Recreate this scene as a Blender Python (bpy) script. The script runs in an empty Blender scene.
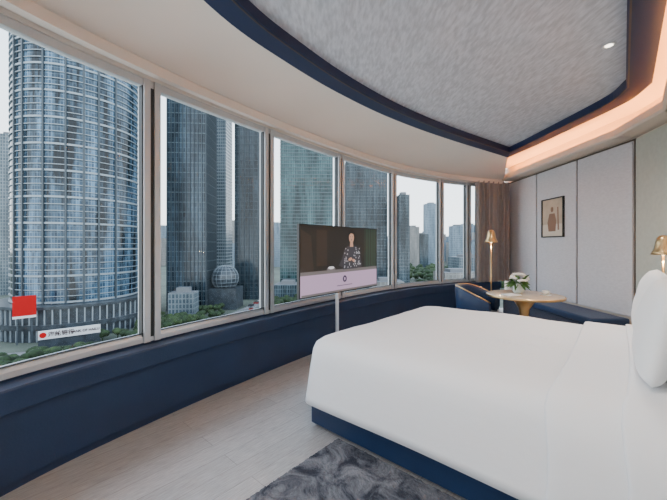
import bpy, bmesh, math, random
from mathutils import Matrix, Vector, noise
random.seed(4)
S=bpy.context.scene
H=1.35
# ------------------------------------------------------------------ materials
def nt(name):
    m=bpy.data.materials.new(name); m.use_nodes=True
    t=m.node_tree; b=t.nodes['Principled BSDF']
    return m,t,b
def mat(name,col,rough=.5,metal=0,nscale=0,namt=.15,bump=0,bscale=None,emit=None,es=0,sheen=0,spec=None):
    m,t,b=nt(name)
    b.inputs['Base Color'].default_value=(*col,1)
    b.inputs['Roughness'].default_value=rough
    b.inputs['Metallic'].default_value=metal
    if spec is not None: b.inputs['Specular IOR Level'].default_value=spec
    if sheen: b.inputs['Sheen Weight'].default_value=sheen
    if emit: 
        b.inputs['Emission Color'].default_value=(*emit,1); b.inputs['Emission Strength'].default_value=es
    if nscale or bump:
        tc=t.nodes.new('ShaderNodeTexCoord')
        n=t.nodes.new('ShaderNodeTexNoise'); n.inputs['Scale'].default_value=nscale or 10; n.inputs['Detail'].default_value=5
        t.links.new(tc.outputs['Object'],n.inputs['Vector'])
        if nscale:
            r=t.nodes.new('ShaderNodeValToRGB')
            r.color_ramp.elements[0].position=.3; r.color_ramp.elements[1].position=.7
            r.color_ramp.elements[0].color=(*[max(0,c*(1-namt)) for c in col],1)
            r.color_ramp.elements[1].color=(*[min(1,c*(1+namt)) for c in col],1)
            t.links.new(n.outputs['Fac'],r.inputs['Fac']); t.links.new(r.outputs['Color'],b.inputs['Base Color'])
        if bump:
            n2=t.nodes.new('ShaderNodeTexNoise'); n2.inputs['Scale'].default_value=bscale or 60; n2.inputs['Detail'].default_value=4
            t.links.new(tc.outputs['Object'],n2.inputs['Vector'])
            bp=t.nodes.new('ShaderNodeBump'); bp.inputs['Strength'].default_value=bump; bp.inputs['Distance'].default_value=.02
            t.links.new(n2.outputs['Fac'],bp.inputs['Height']); t.links.new(bp.outputs['Normal'],b.inputs['Normal'])
    return m
def emis(name,col,s=1.0):
    return mat(name,(0.01,0.01,0.01),.4,emit=col,es=s)
def facade(name,c1,c2,line,bw,bh,mortar=.12,rough=.25,lo=.45,hi=1.5,seed=0,sc=(1.3,.22),metal=0.0):
    m,t,b=nt(name)
    uv=t.nodes.new('ShaderNodeUVMap')
    br=t.nodes.new('ShaderNodeTexBrick'); br.offset=0; br.squash=1
    br.inputs['Scale'].default_value=1; br.inputs['Brick Width'].default_value=bw; br.inputs['Row Height'].default_value=bh
    br.inputs['Mortar Size'].default_value=mortar; br.inputs['Mortar Smooth'].default_value=.1; br.inputs['Bias'].default_value=0
    br.inputs['Color1'].default_value=(*c1,1); br.inputs['Color2'].default_value=(*c2,1); br.inputs['Mortar'].default_value=(*line,1)
    t.links.new(uv.outputs['UV'],br.inputs['Vector'])
    mp=t.nodes.new('ShaderNodeMapping'); mp.inputs['Scale'].default_value=(sc[0],sc[1],1); mp.inputs['Location'].default_value=(seed,seed*2,0)
    t.links.new(uv.outputs['UV'],mp.inputs['Vector'])
    n=t.nodes.new('ShaderNodeTexNoise'); n.inputs['Scale'].default_value=.07; n.inputs['Detail'].default_value=4; n.inputs['Roughness'].default_value=.6
    t.links.new(mp.outputs['Vector'],n.inputs['Vector'])
    mx=t.nodes.new('ShaderNodeMixRGB'); mx.blend_type='MULTIPLY'; mx.inputs['Fac'].default_value=1
    rp=t.nodes.new('ShaderNodeValToRGB'); rp.color_ramp.elements[0].position=.40; rp.color_ramp.elements[1].position=.64
    rp.color_ramp.elements[0].color=(lo,lo*1.08,lo*1.12,1); rp.color_ramp.elements[1].color=(hi,hi*1.04,hi*1.06,1)  # bright and dark patches multiplied into the colour imitate reflections in the glass
    t.links.new(n.outputs['Fac'],rp.inputs['Fac'])
    t.links.new(br.outputs['Color'],mx.inputs['Color1']); t.links.new(rp.outputs['Color'],mx.inputs['Color2'])
    t.links.new(mx.outputs['Color'],b.inputs['Base Color'])
    b.inputs['Roughness'].default_value=rough; b.inputs['Specular IOR Level'].default_value=.35; b.inputs['Metallic'].default_value=metal
    return m

# ------------------------------------------------------------------ mesh builder
class MB:
    def __init__(s,M=None):
        s.bm=bmesh.new(); s.mats=[]; s.M=M or Matrix(); s.uv=s.bm.loops.layers.uv.new('UVMap')
    def mi(s,m):
        if m not in s.mats: s.mats.append(m)
        return s.mats.index(m)
    def add(s,vs,fs,m,smooth=False,uvs=None):
        k=s.mi(m); vv=[s.bm.verts.new(s.M@Vector(v)) for v in vs]; out=[]
        for f in fs:
            try: fc=s.bm.faces.new([vv[i] for i in f])
            except ValueError: continue
            fc.material_index=k; fc.smooth=smooth; out.append(fc)
            if uvs:
                for l,i in zip(fc.loops,f): l[s.uv].uv=uvs[i]
        return out
    def box(s,c,sz,m,rz=0,R=None):
        R=R or Matrix.Rotation(rz,3,'Z')
        vs=[Vector(c)+R@Vector((x*sz[0]/2,y*sz[1]/2,z*sz[2]/2)) for x in(-1,1) for y in(-1,1) for z in(-1,1)]
        fs=[(0,1,3,2),(4,6,7,5),(0,4,5,1),(2,3,7,6),(0,2,6,4),(1,5,7,3)]
        s.add(vs,fs,m)
    def grid(s,P,m,smooth=True,cu=False,cv=False):
        n=len(P); k=len(P[0]); vs=[p for r in P for p in r]; fs=[]
        for i in range(n if cu else n-1):
            for j in range(k if cv else k-1):
                a=i*k+j; b=((i+1)%n)*k+j; c=((i+1)%n)*k+(j+1)%k; d=i*k+(j+1)%k
                fs.append((a,b,c,d))
        s.add(vs,fs,m,smooth)
    def lathe(s,prof,c,m,seg=32,smooth=True,sx=1,sy=1):
        P=[[(c[0]+r*sx*math.cos(2*math.pi*i/seg),c[1]+r*sy*math.sin(2*math.pi*i/seg),c[2]+z) for i in range(seg)] for r,z in prof]
        s.grid(P,m,smooth,cv=True)
    def tube(s,pts,r,m,seg=12,smooth=True):
        pts=[Vector(p) for p in pts]; P=[]
        for i,p in enumerate(pts):
            d=(pts[min(i+1,len(pts)-1)]-pts[max(i-1,0)]).normalized()
            a=Vector((0,0,1)) if abs(d.z)<.9 else Vector((1,0,0))
            u=d.cross(a).normalized(); v=d.cross(u)
            rr=r[i] if isinstance(r,(list,tuple)) else r
            P.append([tuple(p+rr*(math.cos(2*math.pi*k/seg)*u+math.sin(2*math.pi*k/seg)*v)) for k in range(seg)])
        s.grid(P,m,smooth,cv=True)
        s.add(P[0],[tuple(range(seg))],m); s.add(P[-1],[tuple(range(seg))],m)
    def ell(s,c,r,m,R=None,seg=20,rings=12,p=1.0):
        R=R or Matrix.Identity(3); P=[]
        for i in range(rings+1):
            th=math.pi*i/rings-math.pi/2
            P.append([tuple(Vector(c)+R@Vector((r[0]*math.cos(th)*math.cos(2*math.pi*k/seg),r[1]*math.cos(th)*math.sin(2*math.pi*k/seg),r[2]*math.sin(th)))) for k in range(seg)])
        s.grid(P,m,True,cv=True)
    def poly(s,pts,m): s.add(pts,[tuple(range(len(pts)))],m)
    def prism(s,pts,z0,z1,m,mt=None):
        n=len(pts)
        s.add([(x,y,z0) for x,y in pts]+[(x,y,z1) for x,y in pts],[(i,(i+1)%n,(i+1)%n+n,i+n) for i in range(n)],m)
        s.add([(x,y,z1) for x,y in pts],[tuple(range(n))],mt or m); s.add([(x,y,z0) for x,y in pts],[tuple(range(n))],m)
    def done(s,name,bevel=0,merge=True,recalc=True):
        if merge: bmesh.ops.remove_doubles(s.bm,verts=s.bm.verts,dist=1e-5)
        if recalc: bmesh.ops.recalc_face_normals(s.bm,faces=s.bm.faces)
        me=bpy.data.meshes.new(name); s.bm.to_mesh(me); s.bm.free()
        for m in s.mats: me.materials.append(m)
        o=bpy.data.objects.new(name,me); S.collection.objects.link(o)
        if bevel:
            b=o.modifiers.new('bevel','BEVEL'); b.width=bevel; b.segments=2; b.limit_method='ANGLE'; b.angle_limit=.7
        return o

# ------------------------------------------------------------------ curves
def catmull(C,n=12):
    out=[]; C=[Vector(c) for c in C]
    E=[2*C[0]-C[1]]+C+[2*C[-1]-C[-2]]
    for i in range(1,len(E)-2):
        a,b,c,d=E[i-1:i+3]
        for k in range(n):
            t=k/n
            out.append(.5*((2*b)+(-a+c)*t+(2*a-5*b+4*c-d)*t*t+(-a+3*b-3*c+d)*t**3))
    out.append(C[-1]); return out
def resample(P,n):
    L=[0]
    for a,b in zip(P,P[1:]): L.append(L[-1]+(b-a).length)
    out=[];j=0
    for i in range(n):
        s=L[-1]*i/(n-1)
        while j<len(P)-2 and L[j+1]<s: j+=1
        out.append(P[j].lerp(P[j+1],min(1,max(0,(s-L[j])/(L[j+1]-L[j])))))
    return out
def normals(P):
    N=[]
    for i in range(len(P)):
        d=(P[min(i+1,len(P)-1)]-P[max(i-1,0)]).normalized(); N.append(Vector((d.y,-d.x)))
    return N
Wc=[(-1.72,-1.6),(-1.96,-.6),(-2.06,.3),(-2.03,1.15),(-1.86,1.86),(-1.45,2.62),(-.75,3.65),(.10,4.74),(1.08,5.8),(2.0,6.47),(2.75,6.86),(3.35,7.08),(3.80,7.18)]
W=resample(catmull(Wc),201); WN=normals(W)
def sweep(mb,P,N,prof,m,closed=True,smooth=False):
    G=[[(p.x+n.x*o,p.y+n.y*o,z) for o,z in prof] for p,n in zip(P,N)]
    mb.grid(G,m,smooth,cv=closed)
    if closed:
        mb.poly(G[0],m); mb.poly(G[-1],m)

# bed frame axes
v=Vector((.665,.747)); n=Vector((.747,-.665))   # v across the bed, n foot->head
F0=Vector((-.15,2.5))
def bedM(a=0,b=0,z=0):
    o=F0+n*a+v*b
    return Matrix(((n.x,v.x,0,o.x),(n.y,v.y,0,o.y),(0,0,1,z),(0,0,0,1)))

# ------------------------------------------------------------------ materials list
M_navy=mat('navy_leather',(.015,.038,.100),.42,nscale=3,namt=.12,bump=.08,bscale=90)
M_navyf=mat('navy_fabric',(.010,.022,.055),.8,bump=.3,bscale=200,sheen=.2)
M_navyc=mat('navy_lacquer',(.011,.020,.068),.45)
M_alu=mat('aluminium_frame',(.58,.62,.66),.35,.25)
M_gask=mat('dark_gasket',(.02,.024,.028),.5)
M_plaster=mat('warm_plaster',(.79,.73,.67),.8,nscale=1.2,namt=.02)
M_ceil=mat('ceiling_paint',(.82,.74,.66),.85,nscale=1.2,namt=.02)
M_brass=mat('brushed_brass',(.72,.50,.25),.28,1,bump=.05)
M_bronze=mat('bronze_trim',(.13,.10,.08),.4,.7)
M_white=mat('white_linen',(.87,.87,.88),.75,bump=.14,bscale=10,sheen=.1)
M_white2=mat('white_pillow',(.88,.88,.88),.8,bump=.15,bscale=9)
M_wallbg=mat('wall_cove_paint',(.72,.62,.52),.8)
def fabric(name,c1,c2,sc=60,rough=.85,st=.4):
    m,t,b=nt(name)
    tc=t.nodes.new('ShaderNodeTexCoord')
    a=t.nodes.new('ShaderNodeTexNoise'); a.inputs['Scale'].default_value=sc; a.inputs['Detail'].default_value=6
    mp=t.nodes.new('ShaderNodeMapping'); mp.inputs['Scale'].default_value=(1,st,1); mp.inputs['Rotation'].default_value=(0,0,.7)
    t.links.new(tc.outputs['Object'],mp.inputs['Vector']); t.links.new(mp.outputs['Vector'],a.inputs['Vector'])
    r=t.nodes.new('ShaderNodeValToRGB'); r.color_ramp.elements[0].position=.35; r.color_ramp.elements[1].position=.65
    r.color_ramp.elements[0].color=(*c1,1); r.color_ramp.elements[1].color=(*c2,1)
    t.links.new(a.outputs['Fac'],r.inputs['Fac']); t.links.new(r.outputs['Color'],b.inputs['Base Color'])
    bp=t.nodes.new('ShaderNodeBump'); bp.inputs['Strength'].default_value=.15; bp.inputs['Distance'].default_value=.01
    t.links.new(a.outputs['Fac'],bp.inputs['Height']); t.links.new(bp.outputs['Normal'],b.inputs['Normal'])
    b.inputs['Roughness'].default_value=rough
    return m
M_cpanel=fabric('ceiling_wallcovering',(.43,.45,.50),(.60,.62,.68),42,st=.25)
M_wpanel=fabric('wall_fabric_panel',(.57,.56,.59),(.63,.62,.65),50)
def floor_mat():
    m,t,b=nt('pale_wood_floor')
    tc=t.nodes.new('ShaderNodeTexCoord'); mp=t.nodes.new('ShaderNodeMapping'); mp.inputs['Rotation'].default_value=(0,0,-math.atan2(v.y,v.x))
    t.links.new(tc.outputs['Object'],mp.inputs['Vector'])
    br=t.nodes.new('ShaderNodeTexBrick'); br.offset=.37
    br.inputs['Scale'].default_value=1; br.inputs['Brick Width'].default_value=1.8; br.inputs['Row Height'].default_value=.15
    br.inputs['Mortar Size'].default_value=.002; br.inputs['Color1'].default_value=(.395,.375,.365,1); br.inputs['Color2'].default_value=(.45,.43,.42,1); br.inputs['Mortar'].default_value=(.26,.245,.235,1)
    t.links.new(mp.outputs['Vector'],br.inputs['Vector'])
    m2=t.nodes.new('ShaderNodeMapping'); m2.inputs['Scale'].default_value=(2.0,30,1); t.links.new(mp.outputs['Vector'],m2.inputs['Vector'])
    g=t.nodes.new('ShaderNodeTexNoise'); g.inputs['Scale'].default_value=5; g.inputs['Detail'].default_value=7; g.inputs['Roughness'].default_value=.7
    t.links.new(m2.outputs['Vector'],g.inputs['Vector'])
    r=t.nodes.new('ShaderNodeValToRGB'); r.color_ramp.elements[0].color=(.64,.63,.62,1); r.color_ramp.elements[1].color=(1.18,1.18,1.18,1)
    r.color_ramp.elements[0].position=.33; r.color_ramp.elements[1].position=.67
    t.links.new(g.outputs['Fac'],r.inputs['Fac'])
    mx=t.nodes.new('ShaderNodeMixRGB'); mx.blend_type='MULTIPLY'; mx.inputs['Fac'].default_value=1
    t.links.new(br.outputs['Color'],mx.inputs['Color1']); t.links.new(r.outputs['Color'],mx.inputs['Color2'])
    t.links.new(mx.outputs['Color'],b.inputs['Base Color']); b.inputs['Roughness'].default_value=.38
    return m
M_floor=floor_mat()
def glass_mat():
    m=bpy.data.materials.new('window_glass'); m.use_nodes=True; t=m.node_tree; t.nodes.clear()
    o=t.nodes.new('ShaderNodeOutputMaterial'); mx=t.nodes.new('ShaderNodeMixShader'); tr=t.nodes.new('ShaderNodeBsdfTransparent'); g=t.nodes.new('ShaderNodeBsdfGlossy')
    fr=t.nodes.new('ShaderNodeFresnel'); fr.inputs['IOR'].default_value=1.09
    tr.inputs['Color'].default_value=(.94,.97,.98,1); g.inputs['Roughness'].default_value=.02
    t.links.new(fr.outputs['Fac'],mx.inputs['Fac']); t.links.new(tr.outputs[0],mx.inputs[1]); t.links.new(g.outputs[0],mx.inputs[2]); t.links.new(mx.outputs[0],o.inputs[0])
    return m
M_glass=glass_mat()

# ------------------------------------------------------------------ room shell
RW=3.75
A=Vector((RW,4.09)); B=Vector((3.5,3.17))
C=Vector((B.x-v.x*(B.y+1.6)/v.y,-1.6))
outline=[p for p in W if p.x<RW-.01]+[Vector((RW,7.17)),A,B,C]
mb=MB(); mb.prism([tuple(p) for p in outline],-.12,0,M_floor); mb.done('floor')
mb=MB(); mb.prism([tuple(p) for p in outline],3.0,3.12,M_ceil); mb.done('ceiling')

def wall_seg(mb,p,q,z0,z1,m,th=.1,side=1,off=0):
    d=(q-p).normalized(); nn=Vector((d.y,-d.x))*side
    P=[p+nn*off,q+nn*off,q+nn*(off+th),p+nn*(off+th)]
    mb.prism([tuple(x) for x in P],z0,z1,m)
D0=Vector((RW,7.3))
mb=MB(); wall_seg(mb,D0,A,0,3.0,M_wallbg,.12,side=-1)
mb.done('wall_right')
mb=MB(); wall_seg(mb,A,B,0,3.0,M_wallbg,.12,side=-1); mb.done('wall_corner')
mb=MB(); wall_seg(mb,B,C,0,3.0,M_wallbg,.12,side=-1); mb.done('wall_head')
mb=MB(); mb.box((-1.2,-1.66,1.5),(1.5,.12,3.0),M_wallbg); mb.done('wall_back')

# wall panels on right wall
mb=MB()
ys=[7.05,6.09,5.08,4.12]
for y0,y1 in zip(ys,ys[1:]):
    mb.box((RW-.02,(y0+y1)/2,(.45+2.64)/2),(.04,y0-y1-.035,2.64-.45),M_wpanel)
    mb.box((RW-.012,y1+.0,(.45+2.66)/2),(.03,.02,2.2),M_bronze)
mb.box((RW-.015,5.58,2.655),(.035,2.95,.02),M_bronze)
mb.done('trim_wall_panelling',bevel=.006)
mb=MB()
d=(B-A).normalized(); nn=Vector((d.y,-d.x)); 
M_green=mat('sage_panel',(.50,.52,.46),.7,nscale=20,namt=.05)
c=(A+B)/2; ang=math.atan2(d.y,d.x)
inn=nn if (c+nn).dot(Vector((-1,0)))>c.dot(Vector((-1,0))) else -nn
mb.box((c.x+inn.x*.02,c.y+inn.y*.02,1.55),((B-A).length-.03,.04,2.2),M_green,rz=ang)
mb.done('trim_corner_panelling',bevel=.005)

# window side: ledge
mb=MB()
k0,k1=0,195
P=W[k0:k1];N=WN[k0:k1]
sweep(mb,P,N,[(-.06,-.1),(-.06,.60),(.02,.60),(.02,.585),(.13,.585),(.13,.06),(.10,.06),(.10,-.1)],M_navy)
sweep(mb,P,N,[(.02,.586),(.165,.586),(.17,.575),(.17,.46),(.165,.45),(.12,.45)],M_navy)
mb.done('window_ledge')
mb=MB()
sweep(mb,P,N,[(-.08,2.63),(-.08,3.05),(0.0,3.05),(.0,2.66),(.045,2.66),(.045,2.63)],M_plaster)
mb.done('wall_window_head')
# window bays
def nearest(pt): return min(range(len(W)),key=lambda i:(W[i]-Vector(pt)).length)
seglen=(W[1]-W[0]).length
i0=nearest((-1.43,2.63)); step=int(1.28/seglen)
idx=sorted([i0-step*k for k in range(0,5) if i0-step*k>0]+[nearest(p) for p in [(-.73,3.68),(.07,4.7),(1.03,5.76),(2.1,6.52),(2.78,6.87),(3.5,7.1)]])
idx=[0]+idx if idx[0]>8 else idx
for k,(a,b) in enumerate(zip(idx,idx[1:])):
    mb=MB(); P=W[a:b+1];N=WN[a:b+1]
    sweep(mb,P,N,[(0,.62),(0,2.62)],M_glass,closed=False,smooth=True)
    sweep(mb,P,N,[(-.03,.60),(-.03,.665),(.015,.665),(.03,.635),(.03,.60)],M_alu)
    sweep(mb,P,N,[(.03,.668),(.012,.668),(.012,.672),(.03,.672)],M_gask)
    sweep(mb,P,N,[(-.03,2.575),(-.03,2.63),(.03,2.63),(.03,2.575)],M_alu)
    for j,sgn in ((a,1),(b,-1)):
        nrm=WN[j]; t=Vector((-nrm.y,nrm.x)); c=W[j]+t*sgn*.041+nrm*.0
        mb.box((c.x,c.y,1.615),(.048,.09,2.03),M_alu,rz=math.atan2(t.y,t.x))
        c=W[j]+t*sgn*.0085
        mb.box((c.x,c.y,1.615),(.017,.06,2.03),M_gask,rz=math.atan2(t.y,t.x))
        c=W[j]+t*sgn*.068
        mb.box((c.x,c.y,1.615),(.006,.05,2.03),M_gask,rz=math.atan2(t.y,t.x))
    mb.done('window_%d'%(k+1))

# ------------------------------------------------------------------ ceiling tray
leftC=catmull([(-1.02,-1.15),(-1.10,-.3),(-1.02,.6),(-.85,1.42),(-.59,2.17),(-.24,2.72),(.20,3.28),(.82,3.92),(1.66,4.62),(2.93,5.55)],8)
rightC=[Vector(p) for p in [(2.96,5.2),(2.98,4.6),(3.0,3.95)]]+catmull([(3.0,3.75),(2.98,3.55),(2.88,3.28)],4)+[Vector((2.88,3.28)).lerp(Vector((-.83,-.98)),k/10) for k in range(1,11)]
poly=leftC+rightC; nP=len(poly)
def offs(poly,d):
    out=[]
    for i in range(len(poly)):
        a,b,c=poly[i-1],poly[i],poly[(i+1)%len(poly)]
        e1=(b-a).normalized(); e2=(c-b).normalized()
        n1=Vector((-e1.y,e1.x)); n2=Vector((-e2.y,e2.x)); m=(n1+n2)
        if m.length<1e-4: m=n1
        m.normalize(); out.append(b+m*d/max(.4,m.dot(n1)))
    return out
outer=offs(poly,.19)
mb=MB()
rows=[[(*p,z) for p in ring] for ring,z in ((poly,2.985),(poly,2.90),(outer,2.90),(outer,3.0))]
mb.grid([list(r) for r in zip(*rows)],M_navyc,False,cu=True)
rows=[[(*p,z) for p in ring] for ring,z in ((offs(poly,.012),2.9),(offs(poly,.012),2.896),(offs(poly,.024),2.896),(offs(poly,.024),2.9))]
mb.grid([list(r) for r in zip(*rows)],M_bronze,False,cu=True)
mb.done('trim_ceiling_tray')
mb=MB(); mb.poly([(*p,2.984) for p in poly],M_cpanel); mb.done('ceiling_panel')
# soffit between window head and tray
nl=len(leftC); OL=resample([Vector(o) for o in outer[:nl]],101)
Wi=[W[i]+WN[i]*.03 for i in range(0,198)]
Wi=resample(Wi,101)
mb=MB(); prof=[(0,2.66),(.10,2.66),(.10,2.625),(.17,2.625),(.17,2.70),(.20,2.70),(.35,2.76),(.5,2.81),(.7,2.86),(.86,2.895),(1,2.91)]
G=[[(*w.lerp(o_,s_),z) for s_,z in prof] for w,o_ in zip(Wi,OL)]
for g0,g1 in ((0,6),(5,11)):
    mb.grid([r[g0:g1] for r in G],M_plaster,g0>0)
e=G[-1]; mb.add([*e,*[(x,y,3.0) for x,y,z in e]],[(i,i+1,i+1+len(e),i+len(e)) for i in range(len(e)-1)],M_plaster)
mb.done('ceiling_soffit',merge=False)
# cornice w/ cove light along right, corner and head walls
M_led=emis('led_strip',(1.0,.37,.09),78)
def cornice(name,p,q,side):
    d=(q-p).normalized(); nn=Vector((d.y,-d.x))*side; L=(q-p).length
    mb=MB(Matrix(((d.x,nn.x,0,p.x),(d.y,nn.y,0,p.y),(0,0,1,0),(0,0,0,1))))
    pr=[(0,2.68),(.25,2.68),(.27,2.70),(.27,2.78),(.25,2.78),(.25,2.71),(0,2.71)]
    G=[[(x,o_,z) for o_,z in pr] for x in (0,L)]
    mb.grid(G,M_wallbg,False,cv=True); mb.poly(G[0],M_wallbg); mb.poly(G[1],M_wallbg)
    mb.box((L/2,.17,2.722),(L-.1,.03,.015),M_led)
    mb.done(name)
cornice('trim_cornice_right',Vector((RW,6.95)),A,1)
cornice('trim_cornice_corner',A,B,1)
cornice('trim_cornice_head',B,C,1)

# downlights in ceiling, including added out-of-view fills
M_dl=emis('downlight_or_fill_lens',(1,.9,.75),6)
def downlight_or_fill(x,y,z,w,blend=1,ang=2.7):
    mb=MB(); mb.lathe([(.0,0),(.03,0),(.034,-.004),(.045,-.006),(.05,-.004),(.05,.0)],(x,y,z),M_alu,24)
    mb.lathe([(.0,-.002),(.028,-.002)],(x,y,z),M_dl,20)
    o=mb.done('ceiling_downlight_or_fill')
    l=bpy.data.lights.new('downlight_or_fill_lamp','SPOT'); l.energy=w; l.color=(1,.92,.84); l.spot_size=ang; l.spot_blend=blend; l.shadow_soft_size=.15
    lo=bpy.data.objects.new('downlight_or_fill_lamp',l); lo.location=(x,y,z-.03); S.collection.objects.link(lo); lo.parent=o
    return o
for x,y,w in [(2.25,2.72,185),(.25,.75,90),(-.4,.4,75),(-.5,-.5,60)]:  # first is a real fixture; the rest are unseen fills added for brightness
    downlight_or_fill(x,y,2.98,w)

# ------------------------------------------------------------------ bench on the right wall
mb=MB()
mb.box((3.47,5.28,.19),(.44,2.24,.30),M_navyf)
mb.box((3.46,5.28,.385),(.48,2.26,.09),M_navy)
mb.box((3.50,5.28,.02),(.38,2.1,.04),M_bronze)
mb.done('banquette_bench',bevel=.02)

# ------------------------------------------------------------------ bed
L,Wd=2.1,1.9
mb=MB(bedM())
mb.box((L/2+.02,Wd/2,.0125),(L-.06,Wd-.08,.025),M_brass)
mb.box((L/2+.0,Wd/2,.150),(L+.02,Wd+.02,.25),M_navy)
mb.box((L/2+.02,Wd/2,.43),(L-.08,Wd-.1,.32),M_white)
def rrect(a0,a1,b0,b1,r,nq=10,ne=14):
    pts=[]
    for cx,cy,st in ((a1-r,b1-r,0),(a0+r,b1-r,90),(a0+r,b0+r,180),(a1-r,b0+r,270)):
        arc=[(cx+r*math.cos(math.radians(st+90*k/nq)),cy+r*math.sin(math.radians(st+90*k/nq))) for k in range(nq+1)]
        if pts:
            p=pts[-1]
            for k in range(1,ne): pts.append((p[0]+(arc[0][0]-p[0])*k/ne,p[1]+(arc[0][1]-p[1])*k/ne))
        pts+=arc
    p=pts[-1]; q=pts[0]
    for k in range(1,ne): pts.append((p[0]+(q[0]-p[0])*k/ne,p[1]+(q[1]-p[1])*k/ne))
    return pts
rings=[]
prof=[(.80,.668),(.6,.672),(.45,.672),(.3,.672),(.18,.670),(.08,.664),(.025,.650),(-.018,.618),(-.04,.57),(-.054,.5),(-.068,.42),(-.082,.34),(-.095,.26),(-.105,.215),(-.09,.21),(-.02,.225)]
for ins,z in prof:
    r=.09+max(0,-ins)*.8
    i2=min(ins,.85)
    ring=rrect(i2,L-max(i2,-.01)*.3,i2,Wd-i2,max(.04,r-ins*.1) if ins<.5 else .04)
    R=[]
    for k,(a,b) in enumerate(ring):
        drop=max(0,(.6-z))/.4
        w=(math.sin(k*.55+1.2*math.sin(k*.13))*.012+math.sin(k*.23)*.006)*drop
        ca,cb=L/2,Wd/2; dd=Vector((a-ca,b-cb)).normalized()
        z_=z+ (noise.noise(Vector((a*1.7,b*1.7,3)))*.014+noise.noise(Vector((a*5,b*5,1)))*.007)*(1-drop)
        R.append((a+dd.x*w,b+dd.y*w,z_))
    rings.append(R)
mb.grid(rings,M_white,True,cv=True)
mb.poly(rings[0],M_white)
def band(a0,a1,t,zt,hem,m=M_white):
    cross=[]
    for b,z in [(-.105-t,hem),(-.085-t,.33),(-.068-t,.45),(-.048-t,.56),(-.016-t*.6,.630+t*.4),(.035,.661+t*.9),(.12,.672+t),(.5,.683+t),(.95,.684+t),(1.4,.683+t),(1.78,.672+t),(1.865,.661+t*.9),(1.916+t*.6,.630+t*.4),(1.948+t,.56),(1.968+t,.45),(1.985+t,.33),(2.005+t,hem)]:
        cross.append((b,z))
    rows=[]
    A_=[(a0+.004,-.014),(a0,-.004),(a0+.012,.0)]+[(a0+(a1-a0)*k/8,0) for k in range(1,8)]+[(a1-.01,0),(a1,-.006),(a1-.005,-.02)]
    for a,dz in A_:
        row=[]
        for j,(b,z) in enumerate(cross):
            s_=1 if z>.64 else 0
            out=dz if s_ else 0
            bb=b+(dz*(-1 if b<1 else 1) if not s_ else 0)
            row.append((a+.012*math.sin(j*1.1),bb,z+out+.004*noise.noise(Vector((a*6,b*4,7)))))
        rows.append(row)
    mb.grid(rows,m,True)
band(1.50,2.02,.028,.0,.21)
band(1.76,1.98,.048,.0,.30)
mb.box((L+.09,Wd/2,.62),(.10,Wd+.3,1.0),M_navyf)
bed=mb.done('bed',recalc=True)
def pillow(a,b,z,w,h,t,tilt):
    M=bedM(a,b,z)@Matrix.Rotation(tilt,4,'Y')
    mb=MB(M); nx=22
    for sgn in (1,-1):
        P=[]
        for i in range(nx+1):
            row=[]
            for j in range(nx+1):
                u_=i/nx*2-1; v_=j/nx*2-1
                e=(max(0,1-abs(u_)**2.6)*max(0,1-abs(v_)**2.6))**.45
                pin=1-.10*abs(v_)**4; pin2=1-.10*abs(u_)**4
                row.append((sgn*t/2*e+.006*noise.noise(Vector((u_*3,v_*3,a*5+b)))*e,u_*w/2*pin,v_*h/2*pin2))
            P.append(row)
        mb.grid(P,M_white2,True)
    return mb.done('pillow')
pillow(2.04,1.42,.97,.80,.50,.11,.06)
pillow(2.04,.50,.97,.80,.50,.11,.06)
pillow(1.88,1.38,.95,.76,.46,.17,.18)
pillow(1.88,.52,.95,.76,.46,.17,.18)

# ------------------------------------------------------------------ rug
def rug_mat():
    m,t,b=nt('woven_rug'); tc=t.nodes.new('ShaderNodeTexCoord')
    a=t.nodes.new('ShaderNodeTexNoise'); a.inputs['Scale'].default_value=6; a.inputs['Detail'].default_value=10; a.inputs['Roughness'].default_value=.72; a.inputs['Distortion'].default_value=.8
    t.links.new(tc.outputs['Object'],a.inputs['Vector'])
    r=t.nodes.new('ShaderNodeValToRGB'); r.color_ramp.elements[0].position=.40; r.color_ramp.elements[1].position=.68
    r.color_ramp.elements[0].color=(.020,.024,.038,1); r.color_ramp.elements[1].color=(.24,.245,.27,1)
    t.links.new(a.outputs['Fac'],r.inputs['Fac']); t.links.new(r.outputs['Color'],b.inputs['Base Color']); b.inputs['Roughness'].default_value=.95
    return m
M_rug=rug_mat()
mb=MB(bedM()); P=[]
na,nb=190,130
for i in range(na+1):
    row=[]
    for j in range(nb+1):
        a=.26+i/na*1.9; b=-.02-j/nb*.94
        ed=min(i,na-i,j,nb-j)
        z=.004+(0 if ed==0 else .010+.004*random.random())
        row.append((a+random.uniform(-.004,.004),b+random.uniform(-.004,.0),z))
    P.append(row)
mb.grid(P,M_rug,False); mb.done('area_rug')

# ------------------------------------------------------------------ television on stand
M_tvb=mat('tv_bezel',(.015,.015,.017),.3)
M_steel=mat('satin_steel',(.72,.73,.75),.3,.8)
c0=Vector((-.32,3.10)); c1=Vector((.54,4.16)); tx=(c1-c0).normalized(); tn=Vector((tx.y,-tx.x)); TW=(c1-c0).length
TM=Matrix(((tx.x,tn.x,0,c0.x),(tx.y,tn.y,0,c0.y),(0,0,1,.84),(0,0,0,1)))
mb=MB(TM); TH=.71
mb.box((TW/2,-.015,TH/2),(TW,.03,TH),M_tvb)
mb.box((TW/2,-.05,TH/2-.02),(.5,.05,.35),M_tvb)
mb.tube([(TW/2,-.09,-.835),(TW/2,-.09,TH*.6)],.02,M_steel,16)
mb.lathe([(0,.0),(.24,.0),(.24,.010),(.22,.016),(.03,.02),(.022,.05)],(TW/2,-.09,-.838),M_steel,40)
mb.box((TW/2,-.07,TH*.45),(.16,.05,.16),M_steel)
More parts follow.
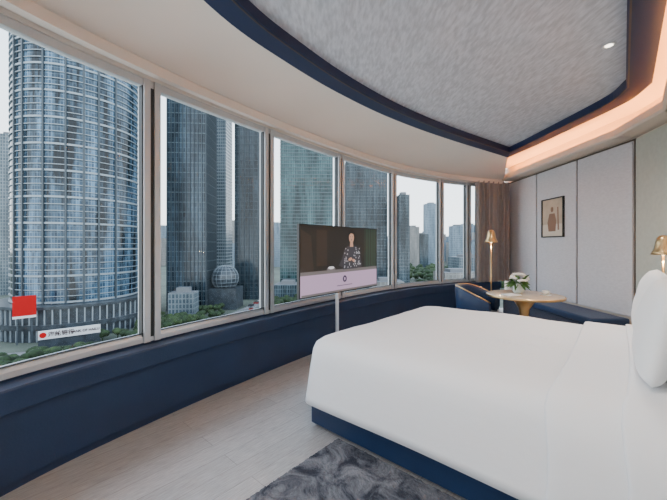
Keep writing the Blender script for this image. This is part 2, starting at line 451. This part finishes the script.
sc=[('screen_backdrop',(.010,.009,.008)),('screen_backdrop_green',(.020,.045,.030)),('screen_brown',(.028,.018,.013)),('screen_lilac',(.52,.36,.52)),('screen_skin',(.55,.30,.20)),('screen_hair',(.002,.0015,.001)),('screen_dress',(.035,.035,.045)),('screen_dots',(.40,.39,.42)),('screen_grey',(.16,.14,.14)),('screen_dark',(.03,.015,.05)),('screen_white',(.75,.72,.76))]
E={k:emis(k,c,1.15) for k,c in sc}
lay=[0.0]
def flat(pts,m):
    lay[0]+=.0002; mb.poly([(x,.001+lay[0],z) for x,z in pts],E[m])
def ellp(cx,cz,rx,rz,n_=24,rot=0):
    return [(cx+rx*math.cos(2*math.pi*k/n_)*math.cos(rot)-rz*math.sin(2*math.pi*k/n_)*math.sin(rot),cz+rx*math.cos(2*math.pi*k/n_)*math.sin(rot)+rz*math.sin(2*math.pi*k/n_)*math.cos(rot)) for k in range(n_)]
x0,x1,z0,z1=.012,TW-.012,.014,TH-.012
flat([(x0,z0),(x1,z0),(x1,z1),(x0,z1)],'screen_backdrop')
flat([(TW*.80,.25),(x1,.25),(x1,z1),(TW*.80,z1)],'screen_backdrop_green')
for k in range(5): flat([(TW*(.81+.04*k),.25),(TW*(.82+.04*k),.25),(TW*(.82+.04*k),z1),(TW*(.81+.04*k),z1)],'screen_backdrop')
flat([(x0,.25),(.20,.25),(.16,.60),(x0,.66)],'screen_brown')
flat([(.24,.30),(.40,.30),(.40,.66),(.24,.66)],'screen_brown')
flat([(x0,z0),(x1,z0),(x1,.235),(x0,.235)],'screen_lilac')
flat([(x0,.215),(x1,.215),(x1,.250),(x0,.250)],'screen_grey')
cx=TW*.60
flat([(cx-.15,.245),(cx-.17,.36),(cx-.13,.46),(cx-.06,.50),(cx+.08,.50),(cx+.15,.46),(cx+.19,.36),(cx+.21,.26),(cx+.1,.245)],'screen_dress')
flat(ellp(cx+.007,.605,.074,.082),'screen_hair'); flat([(cx-.025,.49),(cx+.038,.49),(cx+.03,.56),(cx-.018,.56)],'screen_skin')
flat(ellp(cx+.005,.595,.048,.060),'screen_skin')
flat([(cx-.046,.615),(cx-.02,.66),(cx+.035,.66),(cx+.056,.605),(cx+.035,.635),(cx-.01,.64)],'screen_hair')
for dx in (-.016,.024): flat(ellp(cx+dx,.602,.007,.0035,8),'screen_hair')
flat(ellp(cx+.003,.568,.012,.005,8),'screen_dark')
flat([(cx-.17,.36),(cx-.23,.29),(cx-.15,.265),(cx-.02,.33),(cx-.03,.37),(cx-.12,.33)],'screen_dress')
flat(ellp(cx-.02,.352,.036,.018,12,.2),'screen_skin'); flat(ellp(cx+.05,.335,.036,.017,12,-.3),'screen_skin')
random.seed(2)
for k in range(70):
    ax=cx+random.uniform(-.14,.17); az=random.uniform(.26,.48)
    if abs(ax-cx)<.04 and az>.3: continue
    flat(ellp(ax,az,.009,.009,6),'screen_dots')
flat(ellp(TW*.33,.262,.07,.022),'screen_grey'); flat(ellp(TW*.33,.275,.05,.015),'screen_white')
flat(ellp(TW*.5,.145,.036,.036),'screen_dark'); flat(ellp(TW*.5,.145,.014,.018),'screen_lilac')
flat([(TW*.40,.075),(TW*.60,.075),(TW*.60,.081),(TW*.40,.081)],'screen_dark')
flat([(x0,.0145),(x1,.0145),(x1,.035),(x0,.035)],'screen_grey')
mb.done('television',merge=False,recalc=False)

# ------------------------------------------------------------------ round table with flowers
TX,TY=2.36,4.12
M_marb=mat('pale_stone',(.66,.53,.40),.2,nscale=4,namt=.12)
mb=MB(); mb.lathe([(0,.742),(.41,.742),(.425,.735),(.425,.715),(.40,.705),(0,.70)],(TX,TY,0),M_marb,48)
mb.lathe([(.427,.738),(.433,.73),(.433,.716),(.427,.71)],(TX,TY,0),M_brass,48)
mb.lathe([(.20,.70),(.12,.66),(.06,.56),(.045,.42),(.055,.28),(.10,.14),(.20,.04),(.26,.022),(.27,.0),(0,.0)],(TX,TY,0),M_brass,40)
mb.done('round_table')
M_vase=mat('vase_glass',(.70,.78,.74),.1,spec=.6); M_pet=mat('white_petals',(.9,.88,.84),.6); M_leaf=mat('leaf_green',(.08,.18,.04),.55,nscale=20,namt=.3); M_cream=mat('cream_ceramic',(.8,.77,.7),.3)
fx,fy=2.33,4.20
mb=MB(Matrix.Translation((fx,fy,.742)))
mb.lathe([(0,0),(.05,0),(.065,.03),(.065,.08),(.05,.115),(.055,.125),(.045,.125),(.04,.11)],(0,0,0),M_vase,24)
random.seed(5)
for k in range(26):
    th=random.uniform(0,6.28); ph=random.uniform(.1,1.35); R_=.105
    c=(R_*math.cos(th)*math.sin(ph)*1.1,R_*math.sin(th)*math.sin(ph)*1.1,.14+R_*math.cos(ph))
    for q in range(6):
        aa=q*1.047; mb.ell((c[0]+.014*math.cos(aa),c[1]+.014*math.sin(aa),c[2]+.004*(q%2)),(.016,.016,.011),M_pet,seg=8,rings=5)
    mb.ell(c,(.014,.014,.016),M_pet,seg=8,rings=5)
for k in range(24):
    th=k*.27+.1; r1=.14+.03*math.sin(k*3); z1_=.08+.05*math.sin(k*1.7)+(.14 if k%5==0 else 0)
    a=Vector((.03*math.cos(th),.03*math.sin(th),.12)); b=Vector((r1*math.cos(th),r1*math.sin(th),z1_)); s_=Vector((-math.sin(th),math.cos(th),0))*.026; mid_=(a+b)/2+Vector((0,0,.035))
    mb.add([a,mid_+s_,b,mid_-s_],[(0,1,2),(0,2,3)],M_leaf)
mb.done('flower_vase',recalc=False)
mb=MB(); mb.lathe([(0,.0),(.055,.002),(.06,.006),(.05,.004),(0,.004)],(2.56,4.02,.743),M_cream,24); mb.lathe([(0,.005),(.022,.006),(.034,.03),(.037,.055),(.033,.055),(.03,.03),(0,.012)],(2.56,4.02,.743),M_cream,24)
mb.tube([(2.595,4.02,.79),(2.615,4.02,.785),(2.612,4.02,.765),(2.592,4.02,.76)],.004,M_cream,8); mb.done('coffee_cup')
mb=MB(Matrix.Translation((2.14,4.02,.744))@Matrix.Rotation(.4,4,'Z')); mb.box((0,0,.004),(.2,.14,.008),M_cream); mb.box((0,0,.0095),(.19,.13,.003),M_white); mb.done('menu_booklet')

# ------------------------------------------------------------------ tub armchair
def chair(x,y,rz):
    mb=MB(Matrix.Translation((x,y,0))@Matrix.Rotation(rz,4,'Z'))
    G=[]; ns=36
    for i in range(ns+1):
        th=math.radians(60+240*i/ns)
        t=abs(i/ns-.5)*2
        top=.80-.17*max(0,(t-.35)/.65)**1.5; bot=.34
        ro,ri=.30,.245
        c_,s_=math.cos(th),math.sin(th)
        fl=.03
        G.append([(ri*c_,ri*s_,bot),((ro-.02)*c_,(ro-.02)*s_,bot),(ro*c_,ro*s_,bot+.03),((ro+fl)*c_,(ro+fl)*s_,top-.03),((ro+fl-.012)*c_,(ro+fl-.012)*s_,top),((ri+fl+.01)*c_,(ri+fl+.01)*s_,top),((ri+fl)*c_,(ri+fl)*s_,top-.03)])
    mb.grid(G,M_navy,True,cv=True); mb.poly(G[0],M_navy); mb.poly(G[-1],M_navy)
    mb.lathe([(0,.47),(.20,.47),(.25,.455),(.262,.42),(.25,.385),(.0,.38)],(.02,0,0),M_navyf,32,sx=1.08)
    mb.lathe([(0,.375),(.275,.375),(.28,.36),(.275,.335),(0,.33)],(.0,0,0),M_brass,32)
    for sx_,sy_ in ((1,1),(1,-1),(-1,1),(-1,-1)):
        mb.tube([(sx_*.17,sy_*.17,.34),(sx_*.235,sy_*.225,.0)],[.015,.009],M_brass,10)
    mb.tube([(g[4][0],g[4][1],g[4][2]+.002) for g in G],.008,M_brass,8)
    return mb.done('tub_armchair')
chair(1.96,4.42,-.6)

# ------------------------------------------------------------------ floor lamps (gold bell shades)
M_bulb=emis('lamp_bulb',(1,.75,.45),12)
def lamp(x,y,zt,name,k=1):
    mb=MB()
    mb.lathe([(0,0),(.13,0),(.13,.012),(.12,.02),(.015,.028)],(x,y,0),M_brass,32)
    mb.tube([(x,y,.02),(x,y,zt+.05)],.009,M_brass,12)
    mb.lathe([(r*k,z*k) for r,z in [(.012,.20),(.03,.195),(.05,.17),(.06,.12),(.068,.07),(.085,.03),(.10,.0),(.095,.0),(.08,.03),(.062,.07),(.054,.12),(.0,.16)]],(x,y,zt-.05),M_brass,36)
    mb.ell((x,y,zt-.02),(.03,.03,.035),M_bulb,seg=12,rings=8)
    o=mb.done(name)
    l=bpy.data.lights.new('lamp_glow','POINT'); l.energy=6; l.color=(1,.7,.4); l.shadow_soft_size=.03
    lo=bpy.data.objects.new('lamp_glow',l); lo.location=(x,y,zt-.10); S.collection.objects.link(lo); lo.parent=o
lamp(2.50,5.28,1.44,'floor_lamp',1.0)
lamp(3.05,3.08,1.31,'floor_lamp',.9)

# nightstand on the far side of the bed
M_nw=mat('walnut',(.12,.07,.04),.4,nscale=8,namt=.3)
mb=MB(bedM(1.92,2.26,0)); mb.box((0,0,.28),(.38,.36,.36),M_nw); mb.box((0,0,.475),(.42,.40,.025),M_brass); mb.box((-.195,0,.36),(.012,.30,.012),M_brass)
for sx_ in(-1,1):
    for sy_ in(-1,1): mb.tube([(sx_*.15,sy_*.14,.10),(sx_*.16,sy_*.15,0)],.01,M_brass,8)
mb.done('nightstand',bevel=.004)

# ------------------------------------------------------------------ curtain
M_curt=mat('taupe_curtain',(.36,.35,.36),.85,nscale=12,namt=.06,sheen=.3)
ia,ib=nearest((2.82,6.88)),nearest((3.68,7.15))
PP=resample(W[ia:ib+1],200); NN=normals(PP); mb=MB(); G=[]
for z in (.60,.9,1.4,2.0,2.4,2.65):
    row=[]
    for i,(p,q) in enumerate(zip(PP,NN)):
        ph=i*.22+.25*math.sin(z*1.3); o_=.15+.09*math.sin(ph)+.015*math.sin(ph*2.3+1)
        tt=Vector((-q.y,q.x))*(.025*math.sin(2*ph))
        row.append((p.x+q.x*o_+tt.x,p.y+q.y*o_+tt.y,z))
    G.append(row)
mb.grid(G,M_curt,True); mb.done('curtain')

# ------------------------------------------------------------------ wall picture
M_blk=mat('black_frame',(.02,.018,.016),.4); M_art=mat('art_paper',(.55,.43,.32),.7,nscale=5,namt=.15); M_art2=mat('art_dark',(.26,.15,.10),.7); M_art3=mat('art_light',(.68,.58,.47),.7)
mb=MB(Matrix(((0,-1,0,RW-.042),(-1,0,0,5.90),(0,0,1,1.48),(0,0,0,1))))
w_,h_=.56,.66
mb.box((w_/2,.006,h_/2),(w_,.012,h_),M_art)
for c,s_ in (((w_/2,.015,.009),(w_,.03,.018)),((w_/2,.015,h_-.009),(w_,.03,.018)),((.009,.015,h_/2),(.018,.03,h_)),((w_-.009,.015,h_/2),(.018,.03,h_))): mb.box(c,s_,M_blk)
mb.box((w_/2,.0125,.12),(w_-.04,.002,.2),M_art3)
mb.ell((.27,.0145,.47),(.035,.001,.045),M_art2,seg=16,rings=10)
mb.add([(.20,.0145,.40),(.34,.0145,.40),(.38,.0145,.27),(.36,.0145,.10),(.18,.0145,.10),(.15,.0145,.25)],[(0,1,2,3,4,5)],M_art2)
mb.add([(.40,.0145,.5),(.43,.0145,.5),(.45,.0145,.12),(.41,.0145,.12)],[(0,1,2,3)],M_art2)
mb.done('framed_artwork')

# ------------------------------------------------------------------ outside: city
K=1.6
G0=1.35-30*K
foot=[]
def zz(z): return 1.35+(z-1.35)*K
def bldg(name,c,w,d,ztop,rz,m,fins=None,fm=None,roof=None,bands=None,bm_=None):
    c=(c[0]*K,c[1]*K); w*=K; d*=K; ztop=zz(ztop); foot.append((c[0],c[1],w/2,d/2))
    mb=MB(Matrix.Translation((c[0],c[1],0))@Matrix.Rotation(rz,4,'Z'))
    x,y=w/2,d/2; cs=[(-x,-y),(x,-y),(x,y),(-x,y)]
    u=0
    for i in range(4):
        a=cs[i]; b=cs[(i+1)%4]; l=math.dist(a,b)
        mb.add([(a[0],a[1],G0),(b[0],b[1],G0),(b[0],b[1],ztop),(a[0],a[1],ztop)],[(0,1,2,3)],m,uvs=[(u,0),(u+l,0),(u+l,ztop-G0),(u,ztop-G0)]); u+=l
    mb.poly([(p[0],p[1],ztop) for p in cs],roof or M_roof)
    mb.box((0,0,ztop+1.5),(w*.5,d*.5,3),roof or M_roof)
    if fins:
        for i in range(4):
            a=Vector(cs[i]); b=Vector(cs[(i+1)%4]); l=(b-a).length; k=max(1,int(l/fins)); dd=(b-a).normalized(); nn=Vector((dd.y,-dd.x))
            for j in range(k+1):
                p=a+dd*(l*j/k)+nn*.2; mb.box((p.x,p.y,(G0+ztop)/2),(.45,.8,ztop-G0),fm,rz=math.atan2(dd.y,dd.x))
    if bands:
        z=G0+bands
        while z<ztop: mb.box((0,0,z),(w+.6,d+.6,.55),bm_ or fm); z+=bands
    return mb.done(name,merge=False)
M_roof=mat('roof_grey',(.16,.17,.18),.8)
fA=facade('facade_slate',(.010,.018,.028),(.028,.046,.062),(.085,.11,.13),1.6,3.6,.14,seed=3,rough=.12,hi=2.0)
fB=facade('facade_pale',(.06,.085,.105),(.10,.13,.15),(.20,.225,.24),2.2,3.3,.4,seed=17,lo=.6,hi=1.2)
fC=facade('facade_dark',(.006,.010,.015),(.017,.026,.034),(.045,.06,.066),1.5,3.6,.16,seed=29,rough=.12,hi=2)
fD=facade('facade_teal',(.010,.030,.033),(.028,.062,.064),(.08,.12,.122),1.8,3.6,.22,seed=41,rough=.12,hi=2.2)
fE=facade('facade_steel',(.012,.021,.027),(.031,.046,.056),(.085,.105,.115),1.5,3.4,.22,seed=53,rough=.12,hi=1.9)
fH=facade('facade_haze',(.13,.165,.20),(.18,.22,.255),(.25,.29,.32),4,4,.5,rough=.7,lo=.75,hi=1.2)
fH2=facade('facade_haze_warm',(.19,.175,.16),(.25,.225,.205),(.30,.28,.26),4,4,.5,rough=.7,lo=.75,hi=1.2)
M_fin=mat('facade_fin',(.24,.28,.31),.4,.2); M_find=mat('facade_fin_dark',(.045,.06,.072),.4,.2); M_finm=mat('facade_fin_mid',(.10,.14,.155),.4,.2)

fCy=facade('facade_curved',(.006,.014,.024),(.022,.042,.062),(.05,.07,.09),1.3,3.4,.10,rough=.10,lo=.22,hi=5.0,seed=7,sc=(2.4,.22))  # strong vertical streaks: reflections painted into the curved glass colour
M_pod=mat('podium_glass',(.035,.045,.055),.3,nscale=.3,namt=.5)
def cyl_tower():
    mb=MB(Matrix.Translation((-95*K,125*K,0))); R=19*K; top=zz(125); seg=128; pt=G0+18
    ring=[(R*math.cos(2*math.pi*i/seg),R*math.sin(2*math.pi*i/seg)) for i in range(seg)]
    for i in range(seg):
        a=ring[i]; b=ring[(i+1)%seg]; u0=i*2*math.pi*R/seg; u1=(i+1)*2*math.pi*R/seg
        mb.add([(a[0],a[1],G0),(b[0],b[1],G0),(b[0],b[1],top),(a[0],a[1],top)],[(0,1,2,3)],fCy,uvs=[(u0,0),(u1,0),(u1,top-G0),(u0,top-G0)])
    mb.poly([(*p,top) for p in ring],M_roof)
    z=pt; q=0
    while z<top:
        hh=.38 if q%4 else 1.0
        mb.grid([[(rad*math.cos(2*math.pi*i/seg),rad*math.sin(2*math.pi*i/seg),z_) for i in range(seg)] for rad,z_ in ((R-.1,z),(R+.6,z),(R+.6,z+hh),(R-.1,z+hh))],M_fin,False,cv=True)
        z+=3.4; q+=1
    for deg in (246,258,278,296,310,322,338):
        th=math.radians(deg); mb.box(((R+.5)*math.cos(th),(R+.5)*math.sin(th),(pt+top)/2),(1.3,.8,top-pt),M_find,rz=th)
    Rp=23*K
    mb.lathe([(Rp,G0),(Rp,G0+6),(Rp+1.2,G0+6),(Rp+1.2,G0+8.5),(Rp,G0+8.5),(Rp,G0+16),(Rp+1.2,G0+16),(Rp+1.2,G0+17.5),(0,G0+17.5)],(0,0,0),M_pod,96,False)
    for i in range(72):
        th=2*math.pi*i/72; mb.box(((Rp+.3)*math.cos(th),(Rp+.3)*math.sin(th),G0+8.7),(.6,.6,17),M_fin,rz=th)
    mb.done('cylindrical_office_tower',merge=False)
cyl_tower()
bldg('office_tower',(-98,164),14,16,130,.45,fB,bands=3.4,fm=M_find)
bldg('office_tower',(-67.5,160),17,17,130,.08,fA,fins=2.6,fm=M_find,bands=7.2,bm_=M_finm)
bldg('office_tower',(-78,228),13,14,88,0,fB,bands=3.6,fm=M_fin)
bldg('office_tower',(-48,190),12.5,14,130,0.05,fC,fins=3.4,fm=M_find,bands=7.2,bm_=M_find)
bldg('office_tower',(-17,222),33,26,140,0.0,fD,bands=3.6,fm=M_finm)
bldg('office_tower',(23,244),28,26,63,.0,fE,fins=3.6,fm=M_find,bands=6.8,bm_=M_finm)
bldg('office_tower',(43,207),6.5,10,32,.0,fE)
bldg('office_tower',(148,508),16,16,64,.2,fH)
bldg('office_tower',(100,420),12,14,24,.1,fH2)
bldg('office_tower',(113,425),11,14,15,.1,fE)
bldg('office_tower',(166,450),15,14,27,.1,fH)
bldg('office_tower',(-198,205),11,12,68,.3,fB)
bldg('low_rise_block',(-62,138),10,7,-18,.1,fB)
bldg('low_rise_block',(-25,185),14,14,-20,.0,fE)
bldg('low_rise_block',(0,188),18,14,-17,.0,fB)
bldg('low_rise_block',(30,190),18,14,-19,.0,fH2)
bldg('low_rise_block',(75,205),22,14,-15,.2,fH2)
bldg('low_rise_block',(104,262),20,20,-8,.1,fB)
# glass sphere hall
sx0,sy0,sz0,sr=-52*K,160*K,zz(-14.5),6.2*K
foot.append((sx0,sy0,7*K,6*K))
mb=MB(); mb.box((sx0,sy0,(G0+sz0-sr*.7)/2),(14*K,12*K,sz0-sr*.7-G0),M_pod); mb.ell((sx0,sy0,sz0),(sr,sr,sr),M_pod,seg=32,rings=18)
rr_=sr*1.01
for k in range(9):
    z=-rr_*.93*math.cos(math.pi*(k+1)/10); r=math.sqrt(max(.1,rr_**2-z*z)); pts=[(sx0+r*math.cos(t*.2618),sy0+r*math.sin(t*.2618),sz0+z) for t in range(25)]
    mb.tube(pts,.16,M_fin,5)
for k in range(8):
    ph=k*math.pi/8; pts=[(sx0+rr_*math.sin(t*.2618)*math.cos(ph),sy0+rr_*math.sin(t*.2618)*math.sin(ph),sz0+rr_*math.cos(t*.2618)) for t in range(25)]
    mb.tube(pts,.16,M_fin,5)
mb.done('glass_sphere_hall',merge=False)
# distant skyline
random.seed(11)
mb=MB()
for k in range(560):
    Y=random.uniform(460,1000)*K; X=random.uniform(-1.25,1.1)*Y; w=random.uniform(9,24)*K; hgt=(random.uniform(16,31)+Y/K*.035)*K*.95
    if random.random()<.12: hgt*=1.45
    if abs(X-148*K)<30*K and Y<540*K: continue
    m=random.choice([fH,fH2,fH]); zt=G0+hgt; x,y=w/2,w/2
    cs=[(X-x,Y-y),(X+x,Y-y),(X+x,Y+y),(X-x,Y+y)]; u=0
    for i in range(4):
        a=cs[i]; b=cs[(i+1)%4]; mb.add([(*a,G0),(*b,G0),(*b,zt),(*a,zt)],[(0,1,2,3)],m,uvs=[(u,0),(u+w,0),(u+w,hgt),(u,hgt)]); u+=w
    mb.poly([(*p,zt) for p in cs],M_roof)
mb.done('distant_city_skyline',merge=False)
# ground, roads, trees
M_gr=mat('city_ground',(.085,.10,.075),.9,nscale=.03,namt=.45)
mb=MB(); mb.poly([(-2600,20,G0),(2600,20,G0),(2600,3000,G0),(-2600,3000,G0)],M_gr); mb.done('ground')
M_road=mat('asphalt',(.16,.16,.165),.9,nscale=.2,namt=.1); M_line=mat('road_paint',(.45,.45,.44),.8)
roads=[]
def road(pts,w):
    P=resample(catmull([(x*K,y*K) for x,y in pts],8),40);N=normals(P); mb=MB(); w*=K; roads.append((P,w/2))
    mb.grid([[(p.x+q.x*w/2,p.y+q.y*w/2,G0+.08),(p.x-q.x*w/2,p.y-q.y*w/2,G0+.08)] for p,q in zip(P,N)],M_road)
    for k in range(0,39,2):
        for o_ in (-w/4,0,w/4):
            p,q,r=P[k]+N[k]*o_,P[k+1]+N[k+1]*o_,N[k]*.18; mb.poly([(p.x+r.x,p.y+r.y,G0+.12),(q.x+r.x,q.y+r.y,G0+.12),(q.x-r.x,q.y-r.y,G0+.12),(p.x-r.x,p.y-r.y,G0+.12)],M_line)
    mb.done('road',merge=False)
road([(-170,66),(-110,80),(-60,100),(0,126),(80,150),(200,165)],9)
road([(-54,109),(-46,130),(-39.5,160),(-37.7,200),(-37.7,300),(-37.7,420)],6)
M_car=[mat('car_paint_white',(.5,.5,.5),.3),mat('car_paint_dark',(.03,.035,.04),.3),mat('car_paint_red',(.30,.03,.02),.3)]
random.seed(8); mb=MB()
for P,hw in roads:
    N=normals(P)
    for k in range(1,len(P)-1):
        for side in (-.6,-.2,.2,.6):
            if random.random()<.35:
                p=P[k]+N[k]*side*hw; ang=math.atan2((P[k+1]-P[k]).y,(P[k+1]-P[k]).x); m=random.choice(M_car)
                mb.box((p.x,p.y,G0+.65),(4.4,1.8,.8),m,rz=ang); mb.box((p.x,p.y,G0+1.3),(2.4,1.6,.6),M_car[1],rz=ang)
mb.done('street_traffic')
M_tree=mat('tree_foliage',(.014,.032,.009),.9,nscale=.5,namt=.6)
M_tree2=mat('tree_foliage_light',(.026,.048,.014),.9,nscale=.5,namt=.6)
random.seed(3); mb=MB()
def treeblob(x,y,r):
    if (Vector((x,y))-Vector((-95,125))).length<25.8: return
    if -100<x<-66 and 92<y<104: return
    x*=K; y*=K
    for fx_,fy_,hx,hy in foot:
        if abs(x-fx_)<hx+r*1.3 and abs(y-fy_)<hy+r*1.3: return
    for P,hw in roads:
        if any((Vector((x,y))-p).length<hw+r*1.1 for p in P): return
    m=random.choice((M_tree,M_tree,M_tree2))
    mb.tube([(x,y,G0),(x,y,G0+r)],.25,M_tree,5)
    for q in range(4):
        ox,oy,oz=random.uniform(-.6,.6)*r,random.uniform(-.6,.6)*r,random.uniform(.8,1.5)*r; rr=r*random.uniform(.5,.8)
        mb.ell((x+ox,y+oy,G0+oz),(rr,rr,rr*.8),m,seg=7,rings=5)
for k in range(900): 
    x=random.uniform(-140,-50); treeblob(x,64+(x+135)*.42+random.uniform(-18,16),random.uniform(2.0,3.4))
for k in range(60): treeblob(random.uniform(-66,-50),random.uniform(108,130),random.uniform(2.2,3.6))
for k in range(90): treeblob(random.uniform(-32,60),random.uniform(150,168),random.uniform(2.5,4.5))
for k in range(110): treeblob(random.uniform(-70,-44),random.uniform(116,150),random.uniform(2.2,3.6))
for k in range(360): treeblob(random.uniform(60,230),random.uniform(220,410),random.uniform(4,7))
mb.done('street_trees',merge=False)
# podium signs
def sign_frame(c,zc):
    d=Vector((c[0],c[1])).normalized(); x=Vector((d.y,-d.x))
    return Matrix(((x.x,d.x,0,c[0]*K),(x.y,d.y,0,c[1]*K),(0,0,1,zz(zc)),(0,0,0,1)))
M_red=mat('sign_red',(.42,.004,.006),.7,spec=.15); M_sw=mat('sign_white',(.62,.62,.62),.5); M_sdk=mat('sign_lettering',(.03,.008,.010),.5)
SM=sign_frame((-91.3,98.4),-17.0)
mb=MB(SM); mb.box((0,0,0),(5.2*K,.6,6.6*K),M_red); mb.box((0,-.4,-2.9*K),(5.2*K,.1,.7*K),M_sw)
mb.box((1.6*K,.6,-6.5*K),(.6,.6,9*K),M_find); mb.box((-1.6*K,.6,-6.5*K),(.6,.6,9*K),M_find)
mb.done('red_billboard')
SM=sign_frame((-78.0,98.8),-24.4)
mb=MB(SM); mb.box((0,0,0),(14.5*K,.6,2.5*K),M_sw); mb.box((0,.6,-2.6*K),(14.5*K,.5,2.7*K),M_pod)
mb.ell((-6.2*K,-.35,0),(.8*K,.08,.8*K),M_red,seg=20,rings=8)
sg=mb.done('bank_sign')
def text(body,x,size):
    cu=bpy.data.curves.new('sign_lettering','FONT'); cu.body=body; cu.size=size*K; cu.align_x='LEFT'; cu.align_y='CENTER'; cu.extrude=.03; cu.offset=.05
    cu.materials.append(M_sdk); o=bpy.data.objects.new('sign_lettering',cu); S.collection.objects.link(o)
    o.matrix_world=SM@Matrix.Translation((x*K,-.40,0))@Matrix.Rotation(math.pi/2,4,'X'); 
    bpy.context.view_layer.update(); mw=o.matrix_world.copy(); o.parent=sg; o.matrix_world=mw
text('海纶银行',-5.1,1.5); text('BANK OF HAILU',-.0,.95)

# ------------------------------------------------------------------ world + camera
w=bpy.data.worlds.new('overcast_sky'); S.world=w; w.use_nodes=True; t=w.node_tree
bg=t.nodes['Background']; tc=t.nodes.new('ShaderNodeTexCoord'); sp=t.nodes.new('ShaderNodeSeparateXYZ'); rp=t.nodes.new('ShaderNodeValToRGB')
t.links.new(tc.outputs['Generated'],sp.inputs[0]); t.links.new(sp.outputs['Z'],rp.inputs['Fac']); t.links.new(rp.outputs['Color'],bg.inputs['Color'])
rp.color_ramp.elements[0].color=(.84,.88,.90,1); rp.color_ramp.elements[0].position=0
rp.color_ramp.elements[1].color=(.52,.66,.85,1); rp.color_ramp.elements[1].position=.8
bg.inputs['Strength'].default_value=4.1
cam=bpy.data.cameras.new('camera'); co=bpy.data.objects.new('camera',cam); S.collection.objects.link(co)
co.location=(0,0,H); co.rotation_euler=(math.pi/2,0,0); cam.sensor_width=36; cam.lens=333/667*36; cam.shift_y=-5/667; cam.clip_end=4000; cam.clip_start=.05
S.camera=co
